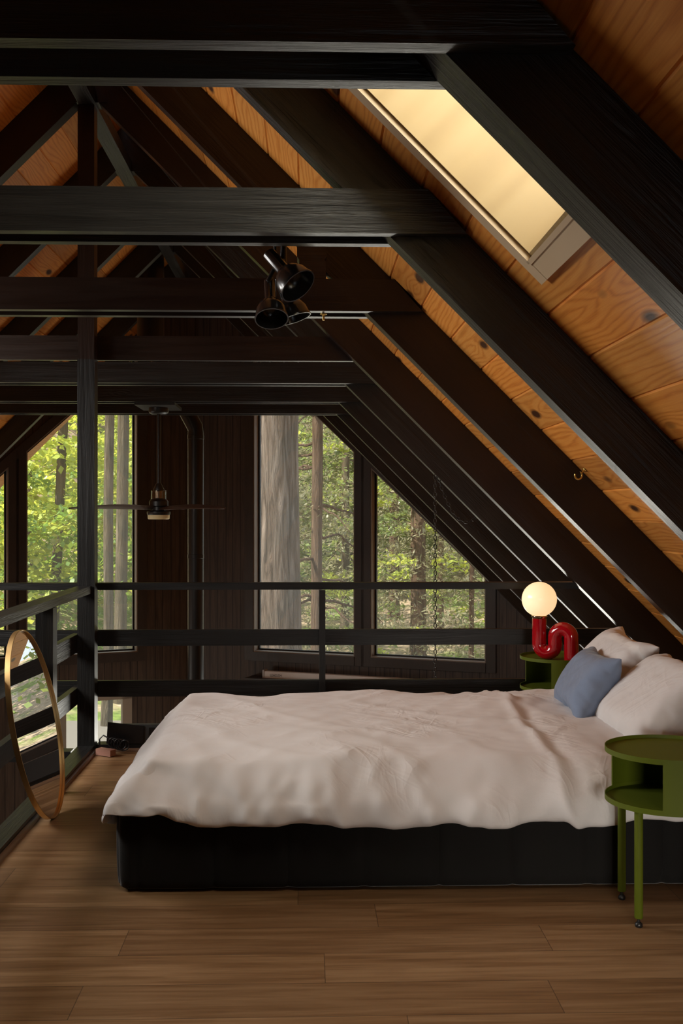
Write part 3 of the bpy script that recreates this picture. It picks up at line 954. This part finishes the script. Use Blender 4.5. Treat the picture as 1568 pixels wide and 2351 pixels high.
def chain(path_pts, pitch=.029, wire=.0028, w=.0085):
    P = [Vector(p) for p in path_pts]
    seglen = [(b - a).length for a, b in zip(P, P[1:])]
    tot = sum(seglen); n = int(tot / pitch)
    def at(d):
        for a, b, l in zip(P, P[1:], seglen):
            if d <= l: return a + (b - a) * (d / l), (b - a).normalized()
            d -= l
        return P[-1], (P[-1] - P[-2]).normalized()
    bm = newbm()
    for i in range(n):
        c, t = at((i + .5) * pitch)
        side = t.orthogonal().normalized()
        side = Matrix.Rotation(pi/4 + (pi/2 if i % 2 else 0), 3, t) @ side
        hl = pitch * .5 + wire - w * .3
        pts = []
        for k in range(12):
            a = 2 * pi * k / 12
            pts.append(c + side * (w * cos(a)) + t * (hl * .42 * (1 if sin(a) > 0 else -1) + w * sin(a) if abs(sin(a)) > .01 else 0))
        tube(bm, pts, wire, 5, closed=True)
    return bm
CHX, CHY = .908, 7.88
tag(obj('chain', chain([(CHX, CHY, RB - CHX), (CHX, CHY, .1)], .031, .0032, .0095), BLACKM, smooth=True), 'black link chain hanging straight down in front of the right window', 'chain')
sw = [(CHX + .02, CHY, RB - CHX - .02)]
for i in range(1, 13):
    u = i / 12
    sw.append((CHX + .02 + .27 * u, CHY - .01, (RB - CHX - .02) * (1 - u) + (RB - CHX - .30) * u - .14 * 4 * u * (1 - u)))
tag(obj('chain', chain(sw, .031, .0032, .0095), BLACKM, smooth=True), 'slack loop of black chain sagging from the black rafter', 'chain')

# projector screen case on a ledge of the right gable leaf
ang = math.atan(-PK)
SCR = plain('white_enamelled_case', (.80, .76, .72), .4)
ux = Vector((1, -PK, 0)).normalized(); un = Vector((-PK, -1, 0)).normalized()
p0 = Vector((-.42, wy(-.42), 0)) + un * .12
scr = thing('projector_screen', 'long white roll-up screen case lying on the ledge below the windows', 'screen', p0 + Vector((0, 0, -.474)), ang, wc=False)
bm = newbm(); box(bm, 0, 1.75, -.04, .04, 0, .075); bevel(bm, .008, 2); obj('case', bm, SCR, scr, True, ang=40)
bm = newbm(); box(bm, -.022, -.001, -.046, .046, -.001, .088); bevel(bm, .006, 2); o = obj('end_cap', bm, plain('grey_end_cap', (.45, .43, .41), .4), scr, True, ang=40)
tc = bpy.data.curves.new('lettering', 'FONT'); tc.body = 'LEADZM'; tc.size = .038; tc.extrude = .0004
to = bpy.data.objects.new('lettering', tc); COL.objects.link(to)
dg = bpy.context.evaluated_depsgraph_get()
tm = bpy.data.meshes.new_from_object(to.evaluated_get(dg)); bpy.data.objects.remove(to)
o = mobj('lettering', tm, plain('dark_lettering', (.03, .03, .03), .6), scr); o.location = (.07, -.0415, .022); o.rotation_euler = (pi/2, 0, 0); o['label'] = 'dark lettering LEADZM'
bm = newbm()
q0 = Vector((-.62, wy(-.62), 0)); q1 = Vector((2.4, wy(2.4), 0))
prism(bm, [q0, q1, q1 + un * .24, q0 + un * .24], (0, 0, .03)); bmesh.ops.translate(bm, verts=bm.verts, vec=(0, 0, -.506))
struct(obj('trim_5', bm, TRIMD), 'dark ledge along the foot of the right gable windows', 'ledge')

# electronics by the post
BLKG = plain('glossy_black_plastic', (.006, .006, .007), .3)
DKG = plain('dark_grey_plastic', (.035, .036, .036), .45)
x0, yb = -1.172, 6.575
ba = thing('soundbar', 'long low black and grey electronic unit standing on the far floor sill by the post', 'electronic device', (x0, yb, .042))
bm = newbm(); box(bm, x0 + .012, x0 + 1.05, yb - .012, yb + .03, .042, .155); bevel(bm, .004); obj('body', bm, DKG, ba)
bm = newbm(); prism(bm, [(x0, yb - .02, .046), (x0 + .215, yb - .02, .046), (x0 + .218, yb - .02, .148), (x0 + .008, yb - .02, .172)], (0, .007, 0)); bevel(bm, .002); obj('screen', bm, BLKG, ba)
bm = newbm(); prism(bm, [(x0 + .245, yb - .017, .055), (x0 + .40, yb - .017, .055), (x0 + .40, yb - .017, .135), (x0 + .247, yb - .017, .138)], (0, .004, 0)); obj('grille', bm, BLKG, ba)
bm = newbm(); M = Matrix.Translation((-1.155, 6.44, .022)) @ Matrix.Rotation(radians(-32), 4, 'Z')
box(bm, -.055, .055, -.024, .024, -.018, .018); bevel(bm, .006, 2); bmesh.ops.transform(bm, matrix=M, verts=bm.verts)
tag(obj('power_adapter', bm, plain('terracotta_pink_plastic', (.30, .15, .11), .5), smooth=True, ang=40), 'pinkish brown power adapter lying on the floor beside the post', 'adapter')
pts = [(-1.20, 6.50, .02), (-1.205, 6.52, .08), (-1.185, 6.53, .10)]
for i in range(70):
    a = i * .42
    pts.append((-1.13 + i * .0012 + .030 * cos(a), 6.50 + .006 * sin(a * .7) - i * .0002, .062 + .030 * sin(a) - i * .0002))
bm = newbm(); tube(bm, pts, .0042, 8)
tag(obj('cable', bm, BLKG, smooth=True), 'coiled black cable bundled on top of the adapter', 'cable')
# ------------------------------------------------------------------ bedding: closed cloth sheets, inflated and dropped with the cloth solver
import numpy as np
def closed_sheet(x0, x1, y0, y1, nx, ny, z, gap, seed, jit, low=0):
    rng = np.random.default_rng(seed)
    v, idx, f = [], {}, []
    for l in (0, 1):
        for j in range(ny + 1):
            for i in range(nx + 1):
                border = i in (0, nx) or j in (0, ny)
                if border and l: idx[1, i, j] = idx[0, i, j]; continue
                idx[l, i, j] = len(v)
                x, y = x0 + (x1 - x0) * i / nx, y0 + (y1 - y0) * j / ny
                d = rng.normal(size=3) * jit
                w = low * noise.noise(Vector((x * 2.3, y * 2.3, seed)))
                v.append((x + d[0], y + d[1], z + w + d[2] + (0 if border else (gap if l else -gap))))
    for l in (0, 1):
        for j in range(ny):
            for i in range(nx):
                q = [idx[l, i, j], idx[l, i+1, j], idx[l, i+1, j+1], idx[l, i, j+1]]
                f.append(q if l else q[::-1])
    return v, f

def collider(x0, x1, y0, y1, z0, z1, bev):
    bm = newbm(); box(bm, x0, x1, y0, y1, z0, z1); bevel(bm, bev, 4)
    me = bpy.data.meshes.new('tmp'); bm.to_mesh(me); bm.free()
    o = bpy.data.objects.new('tmp', me); COL.objects.link(o)
    o.modifiers.new('collision', 'COLLISION')
    o.collision.thickness_outer = .006
    o.collision.cloth_friction = 25
    return o

def simulate(v, f, frames, colliders, pressure, mass, tension, bend, gravity=1.0, quality=6):
    me = bpy.data.meshes.new('tmp'); me.from_pydata(v, [], f)
    o = bpy.data.objects.new('tmp', me); COL.objects.link(o)
    cs = [collider(*c) for c in colliders]
    m = o.modifiers.new('cloth', 'CLOTH'); s = m.settings
    s.quality = quality; s.mass = mass
    s.tension_stiffness = s.compression_stiffness = tension
    s.shear_stiffness = tension * .35; s.bending_stiffness = bend
    s.tension_damping = s.compression_damping = 8; s.shear_damping = 6; s.bending_damping = 1
    s.use_pressure = True; s.uniform_pressure_force = pressure
    s.air_damping = 2
    s.effector_weights.gravity = gravity
    m.collision_settings.collision_quality = 3
    m.collision_settings.distance_min = .006
    SC.frame_start, SC.frame_end = 1, frames + 2
    m.point_cache.frame_end = frames + 2
    for k in range(1, frames + 1): SC.frame_set(k)
    dg = bpy.context.evaluated_depsgraph_get()
    em = o.evaluated_get(dg).to_mesh()
    co = np.empty(len(em.vertices) * 3); em.vertices.foreach_get('co', co)
    o.evaluated_get(dg).to_mesh_clear()
    for q in [o] + cs:
        d = q.data; bpy.data.objects.remove(q); bpy.data.meshes.remove(d)
    SC.frame_set(1)
    return co.reshape(-1, 3)

def relax(co, f, n, k=.5):
    F = np.array(f)
    e = np.concatenate([F[:, [0, 1]], F[:, [1, 2]], F[:, [2, 3]], F[:, [3, 0]]])
    e = np.concatenate([e, e[:, ::-1]])
    cnt = np.bincount(e[:, 0], minlength=len(co)).astype(float)[:, None]
    for _ in range(n):
        a = np.stack([np.bincount(e[:, 0], weights=co[e[:, 1], c], minlength=len(co)) for c in range(3)], -1) / cnt
        co = co + (a - co) * k
    return co

def soft_mesh(name, co, f, m, n=1):
    me = bpy.data.meshes.new(name); me.from_pydata([tuple(p) for p in co], [], f)
    o = mobj(name, me, m, None, True)
    sd = o.modifiers.new('smooth', 'SUBSURF'); sd.levels = sd.render_levels = n
    return o

DV, DF = closed_sheet(-.95, 1.50, 3.95, 6.02, 92, 92, .60, .012, 3, .0028, .06)
def rounded(x, y):          # rounded corners at the foot end
    return .20 * min(1, ((x - .2) / 1.2) ** 4 * ((y - 4.96) / 1.03) ** 4) if x < .2 else 0
DV = [(x - (x - .2) * rounded(x, y), y - (y - 4.96) * rounded(x, y), z) for x, y, z in DV]
dco = simulate(DV, DF, 60, [(-.60, 1.72, 4.25, 5.76, .15, .455, .14), (BX0, 1.72, BY0, BY1, 0, BH, .04), (-3, 3, 2, 8, -.3, 0, .02)], 4.2, .25, 12, .5)
dco = relax(dco, DF, 1)
# creases: long soft pulls over the top, gathers towards the hem, and the stitched closure of the cover near the pillows
def crease(x, y, fx, fy, seed):
    a = abs(noise.noise(Vector((x * fx, y * fy, seed)))) * 2
    return (1 - min(1, a)) ** 2
for p in dco:
    x, y, z = p
    hang = max(0, min(1, (.47 - z) / .16))
    side = max(0, min(1, (4.34 - y) / .20))
    foot = max(0, min(1, (-.50 - x) / .15))
    wv = .05 * noise.noise(Vector((x * 3, y * 3, 2)))
    top = crease(x + .75 * y + wv, y - .4 * x, 3.2, .9, 4) * .010 + crease(x - .9 * y + wv, y + .6 * x, 4.5, 1.3, 9) * .006
    fold = crease(x + .35 * z + wv, z, 6.5, 1.1, 21) ** 1.4 * .036 + crease(x - .5 * z + wv, z, 14, 2.5, 31) * .016
    foldf = crease(y + .3 * z + wv, z, 6.0, 1.1, 41) * .02
    p[2] += top * (1 - hang) - .008 + .022 * (1 - hang) * noise.noise(Vector((x * 1.9, y * 1.9, 55)))
    p[1] -= (fold * side) * (.35 + .65 * hang)
    p[0] -= foldf * foot * hang
    if z < .33: p[2] += .012 * noise.noise(Vector((x * 5, y * 5, 7))) * 2
    x0 = .93 + .02 * sin(y * 5) + .008 * sin(y * 17)
    p[2] += .020 * math.exp(-((x - x0) / .017) ** 2) - .010 * math.exp(-((x - x0 - .05) / .03) ** 2)
duv = soft_mesh('duvet', dco, DF, WHITE)
tag(duv, 'crumpled white duvet spread over the whole bed', 'duvet')

def pillow_shape(w, h, nx, ny, seed, pressure):
    v, f = closed_sheet(-w/2, w/2, -h/2, h/2, nx, ny, 0, .01, seed, .002, .012)
    co = simulate(v, f, 45, [(-1, 1, -1, 1, -.5, -.2, .02)], pressure, .3, 25, .25, .15)
    co = relax(co, f, 1)
    return co - (co.min(0) + co.max(0)) / 2, f
def posed(shape, name, m, loc, X, Y, label, cat, group=None):
    # X, Y: room directions of the long and short axis; the third axis is the thickness
    X = Vector(X).normalized(); Z = X.cross(Vector(Y)).normalized(); Y = Z.cross(X)
    o = soft_mesh(name, shape[0], shape[1], m)
    o.matrix_world = Matrix.Translation(loc) @ Matrix((X, Y, Z)).transposed().to_4x4()
    return tag(o, label, cat, group)
BLUE = velvet('dusty_blue_velvet', (.17, .22, .32), (.215, .27, .38), .8)
posed(pillow_shape(.74, .54, 46, 34, 1, 9), 'pillow', WHITE, (1.49, 5.46, .60), (.03, 1, .02), (.68, .02, .73), 'white pillow leaning at the back, half behind the blue cushion', 'pillow', 'white pillows')
posed(pillow_shape(.76, .56, 46, 34, 2, 9), 'pillow', WHITE, (1.48, 4.66, .58), (-.03, 1, -.02), (.74, -.02, .68), 'white pillow nearest the camera, right of the blue cushion', 'pillow', 'white pillows')
posed(pillow_shape(.66, .38, 44, 28, 5, 10), 'cushion', BLUE, (1.31, 5.15, .60), (.06, 1, -.03), (.56, 0, .83), 'dusty blue velvet cushion leaning on the white pillows', 'cushion')
# ------------------------------------------------------------------ the forest outside
def smooth(a, b, x):
    t = max(0, min(1, (x - a) / (b - a))); return t * t * (3 - 2 * t)
def ground_z(x, y):
    # level by the house, rising to the left and far away
    left = smooth(-2.0, -16.0, x - .10 * (y - 22))
    z = -2.8 + left * max(0, (y - 19)) * .30 + smooth(34, 60, y) * 1.2
    z += smooth(46, 80, y) * 9 * (1 - .75 * smooth(3, 14, x - .05 * y))
    return z + .16 * noise.noise(Vector((x * .35, y * .35, 0)))
bm = newbm(); nx, ny = 90, 90
g = [[bm.verts.new((-45 + 90 * i / nx, 13.5 + 80 * j / ny, 0)) for i in range(nx + 1)] for j in range(ny + 1)]
for r_ in g:
    for v in r_: v.co.z = ground_z(v.co.x, v.co.y) if v.co.y > 15 else -2.8
for j in range(ny):
    for i in range(nx): bm.faces.new((g[j][i], g[j][i+1], g[j+1][i+1], g[j+1][i]))
def ground_mat():
    t = NT('leaf_littered_ground')
    _, raw = t.coords()
    n = t.noise(raw, .35, 4, .6); m = t.noise(raw, 5, 5, .7)
    c = t.ramp(m, [(.3, (.16, .11, .075)), (.55, (.42, .32, .23)), (.8, (.62, .50, .38))])
    gcol = t.ramp(m, [(.3, (.05, .09, .02)), (.7, (.22, .30, .07))])
    t.base(t.mix(t.ramp(n, [(.50, (0,0,0)), (.60, (1,1,1))]), c, gcol))
    t.set(rough=.9, spec=.1); t.bump(m, .6, .05)
    return t.m
struct(obj('ground', bm, ground_mat(), None, True), 'leaf-littered forest floor outside the windows', 'ground')
bm = newbm(); box(bm, -14, 14, 13.6, 22, -2.95, -2.69)
struct(obj('patio', bm, plain('pale_gravel', (.15, .135, .12), .9)), 'pale gravel patio outside the lower door', 'ground')

def bark_mat(name, c0, c1, c2, furrow=9, lichen=0):
    t = NT(name)
    v, raw = t.coords((0,0,0), (furrow, furrow, furrow * .10))
    n = t.noise(v, 1.0, 6, .62, 1.1)
    v2, _ = t.coords((0,0,0), (3, 3, .8)); b = t.noise(v2, 1.2, 4, .6)
    col = t.ramp(n, [(.30, c0), (.48, c1), (.70, c2)])
    col = t.mix(t.math('MULTIPLY', b, .5), col, c1)
    if lichen:
        v3, _ = t.coords((0,0,0), (14, 14, 7)); l_ = t.noise(v3, 1.0, 3, .7)
        col = t.mix(t.ramp(l_, [(.60, (0,0,0)), (.66, (1,1,1))]), col, (.42, .42, .36))
    t.base(col); t.set(rough=.95, spec=.1); t.bump(n, 1.0, .12)
    return t.m
BARKR = bark_mat('redwood_bark', (.012, .008, .006), (.12, .088, .068), (.30, .24, .20), 11)
BARKB = bark_mat('brown_bark', (.03, .018, .012), (.115, .075, .052), (.20, .14, .10), 14)
BARKG = bark_mat('grey_bark', (.035, .028, .018), (.115, .092, .062), (.20, .165, .12), 14)
def trunk_bm(x, y, r0, r1, h, lean=(0, 0), seed=0, flutes=0, z0=None, n=40):
    bm = newbm(); rows = []
    z0 = ground_z(x, y) - .3 if z0 is None else z0
    m = 30
    for j in range(m + 1):
        u = j / m; z = z0 + h * u
        r = r0 + (r1 - r0) * u + r0 * .35 * math.exp(-u * h / .8)
        cx = x + lean[0] * u * h + .05 * noise.noise(Vector((u * 4, seed, 0)))
        cy_ = y + lean[1] * u * h
        row = []
        for k in range(n):
            a = 2 * pi * k / n
            q = r * (1 + flutes * noise.noise(Vector((cos(a) * 3.5, sin(a) * 3.5, z * .22 + seed))) + flutes * .5 * noise.noise(Vector((cos(a) * 9, sin(a) * 9, z * .35 + seed))))
            row.append(bm.verts.new((cx + q * cos(a), cy_ + q * sin(a), z)))
        rows.append(row)
    for a, b in zip(rows, rows[1:]):
        for k in range(n): bm.faces.new((a[k], a[(k+1) % n], b[(k+1) % n], b[k]))
    bm.faces.new(rows[-1])
    return bm, z0
def at(px, Y, py=1175.5):
    d = Y * cos(radians(1.77)) + ((px - 705) / FPX * Y) * sin(radians(1.77))
    return ((px - 784) / FPX * d * cos(radians(1.77)) + d * sin(radians(1.77)), Y, 1.4 - (py - 1175.5) / FPX * d)
def tree(px, Y, wpx, m, label, lean=(0, 0), flutes=.05, h=16, seed=0, group=None, limbs=(), nm='tree'):
    x, y, _ = at(px, Y)
    r = wpx / 2 / FPX * Y
    bm, z0 = trunk_bm(x, y, r * 1.06, r * .86, h, lean, seed, flutes)
    t = thing(nm, label, 'tree', (x, y, z0), 0, group)
    obj('trunk', bm, m, t, True)
    rng = random.Random(seed + 5)
    if limbs:
        for (zr0, zr1, cnt, L, drop) in limbs:
            for k in range(cnt):
                z = rng.uniform(zr0, zr1); a = rng.uniform(0, 2 * pi); l = L * rng.uniform(.5, 1.2)
                bx = x + lean[0] * (z - z0); p = []
                for i in range(9):
                    u = i / 8
                    p.append((bx + cos(a) * l * u + .06 * l * noise.noise(Vector((u * 3, k, seed))), y + sin(a) * l * u, z - drop * l * u * u + .08 * l * noise.noise(Vector((k, u * 4, seed)))))
                bm = newbm(); tube(bm, p, [.030 * (1 - .85 * i / 8) + .004 for i in range(9)], 6)
                obj('branch', bm, m, t, True)
    return t
tree(637, 19.5, 100, BARKR, 'thick furrowed redwood trunk outside the tall right-hand window', (0, 0), .07, 15, 1)
tree(727, 23.5, 25, BARKB, 'slim brown conifer trunk just right of the redwood, with bare branches', (0, 0), .03, 16, 2, None, [(-.8, 4.6, 15, 2.4, .35)], 'conifer')
tree(116, 27, 22, BARKG, 'leaning grey trunk in the left window, left of the wooden post', (.055, 0), .03, 15, 3)
tree(65, 31, 16, BARKG, 'thin grey trunk at the left side of the left window', (.0, 0), .03, 15, 4)
tree(243, 21.5, 22, BARKG, 'straight pale grey trunk right beside the wooden post', (.012, 0), .04, 15, 5)
tree(275, 24, 27, BARKG, 'stouter mossy grey trunk at the right side of the left window', (.012, 0), .05, 15, 6)
tree(960, 30, 34, BARKB, 'shaded brown trunk behind the foliage in the right window, left of the chain', (0, 0), .04, 16, 7)
tree(1012, 36, 14, BARKB, 'thin brown trunk just right of the hanging chain', (0, 0), .03, 16, 8)
tree(1081, 27, 11, BARKB, 'slender dark trunk near the right edge of the right window', (.01, 0), .02, 15, 9)
tree(905, 41, 22, BARKB, 'distant trunk left of the shaded trunk in the right window', (0, 0), .03, 18, 10)
tree(600, 44, 30, BARKB, 'distant trunk mostly hidden behind the redwood', (0, 0), .03, 18, 11)
tree(790, 37, 18, BARKG, 'distant grey trunk at the right side of the redwood window', (0.01, 0), .03, 18, 12, None, [(-.5, 5, 12, 2.6, .3)])

# leaves: individual blades in layered sprays, merged into foliage masses
def leaf_mat(name, dcol, tcol, tf=.5):
    t = NT(name)
    ge = t.n('ShaderNodeNewGeometry')
    rnd = ge.outputs['Random Per Island']
    c1 = t.mix(rnd, tuple(x * .7 for x in dcol), dcol)
    c2 = t.mix(rnd, tuple(x * .75 for x in tcol), tcol)
    d = t.n('ShaderNodeBsdfDiffuse', ins={0: c1}); q = t.n('ShaderNodeBsdfTranslucent', ins={0: c2})
    gl = t.n('ShaderNodeBsdfGlossy'); gl.inputs['Roughness'].default_value = .45; gl.inputs[0].default_value = (1, 1, 1, 1)
    m = t.n('ShaderNodeMixShader', ins={0: tf, 1: d.outputs[0], 2: q.outputs[0]})
    m2 = t.n('ShaderNodeMixShader', ins={0: .05, 1: m.outputs[0], 2: gl.outputs[0]})
    t.l(m2.outputs[0], t.out.inputs[0])
    return t.m
LEAFB = leaf_mat('bright_maple_leaf', (.46, .56, .10), (.82, .84, .14), .5)
LEAFG = leaf_mat('mid_green_leaf', (.16, .30, .05), (.36, .50, .07), .5)
LEAFO = leaf_mat('hazed_olive_needles', (.25, .235, .135), (.38, .36, .17), .4)  # needle colour dulled, the haze of the right panes is put into it
LEAFS = leaf_mat('soft_green_leaf', (.20, .27, .09), (.42, .50, .13), .45)
def foliage(name, m, label, sprays, seed, leaf, aspect, jit, droop, per):
    rng = np.random.default_rng(seed)
    V, F = [], []
    for (cx, cy_, cz, R) in sprays:
        n = int(per * rng.uniform(.7, 1.3))
        a = rng.uniform(0, 2 * pi, n); rr = R * np.sqrt(rng.uniform(0, 1, n))
        tx, ty = rng.normal(0, .22, 2)
        dx, dy = rr * np.cos(a), rr * np.sin(a)
        P = np.stack([cx + dx, cy_ + dy * .8, cz + tx * dx + ty * dy - droop * (rr / R) ** 2 * R + rng.normal(0, jit, n)], 1)
        yaw = rng.uniform(0, 2 * pi, n); pit = rng.normal(0, .55, n); rol = rng.normal(0, .55, n)
        L = leaf * rng.uniform(.6, 1.25, n)
        u = np.stack([np.cos(yaw) * np.cos(pit), np.sin(yaw) * np.cos(pit), -np.sin(pit) - droop * .3], 1)
        w = np.stack([-np.sin(yaw), np.cos(yaw), np.sin(rol)], 1)
        u *= L[:, None] / 2; w *= L[:, None] / 2 * aspect
        q = np.stack([P - u, P - u * .1 + w, P + u, P - u * .1 - w], 1).reshape(-1, 3)
        b = len(V)
        V.append(q)
    Vn = np.concatenate(V); k = len(Vn) // 4
    me = bpy.data.meshes.new(name)
    me.vertices.add(len(Vn)); me.vertices.foreach_set('co', Vn.astype(np.float32).ravel())
    me.loops.add(4 * k); me.loops.foreach_set('vertex_index', np.arange(4 * k, dtype=np.int32))
    me.polygons.add(k); me.polygons.foreach_set('loop_start', np.arange(0, 4 * k, 4, dtype=np.int32))
    me.update(calc_edges=True)
    o = mobj(name, me, m)
    return tag(o, label, 'foliage', None, 'stuff')
def scatter(seed, n, xrange, depth, yrange, radius):
    rng = np.random.default_rng(seed); out = []
    while len(out) < n:
        Y = rng.uniform(*depth); px = rng.uniform(*xrange); py = rng.uniform(*yrange)
        x, y, z = at(px, Y, py)
        if z < ground_z(x, y) + .25 : continue
        out.append((x, y, z, rng.uniform(*radius)))
    return out
foliage('maple_foliage', LEAFB, 'bright yellow-green sunlit leaves outside the left windows', scatter(1, 330, (-120, 470), (25, 44), (780, 1420), (.5, 1.3)), 11, .19, .75, .05, .12, 85)
foliage('underbrush', LEAFG, 'mid green leafy undergrowth outside the left windows', scatter(2, 170, (-120, 470), (24, 42), (1050, 1480), (.5, 1.2)), 12, .17, .7, .05, .15, 75)
foliage('hemlock_foliage', LEAFO, 'hazy olive conifer sprays outside the right windows', scatter(3, 380, (540, 1230), (24, 44), (780, 1500), (.5, 1.4)), 13, .15, .30, .07, .35, 110)
foliage('shrub_foliage', LEAFS, 'fresh green shrubs outside the right windows', scatter(4, 170, (560, 1230), (27, 44), (900, 1520), (.4, 1.1)), 14, .16, .7, .05, .15, 75)
foliage('sunlit_sprays', LEAFB, 'scattered bright leaf sprays catching sun outside the right windows', scatter(5, 60, (660, 1200), (26, 40), (900, 1520), (.3, .8)), 15, .16, .7, .04, .12, 60)
# the wooded slope that closes the view
foliage('distant_forest', LEAFS, 'dense green forest far behind the windows', scatter(6, 700, (-250, 1500), (45, 72), (650, 1560), (1.2, 3.0)), 16, .42, .7, .2, .2, 60)
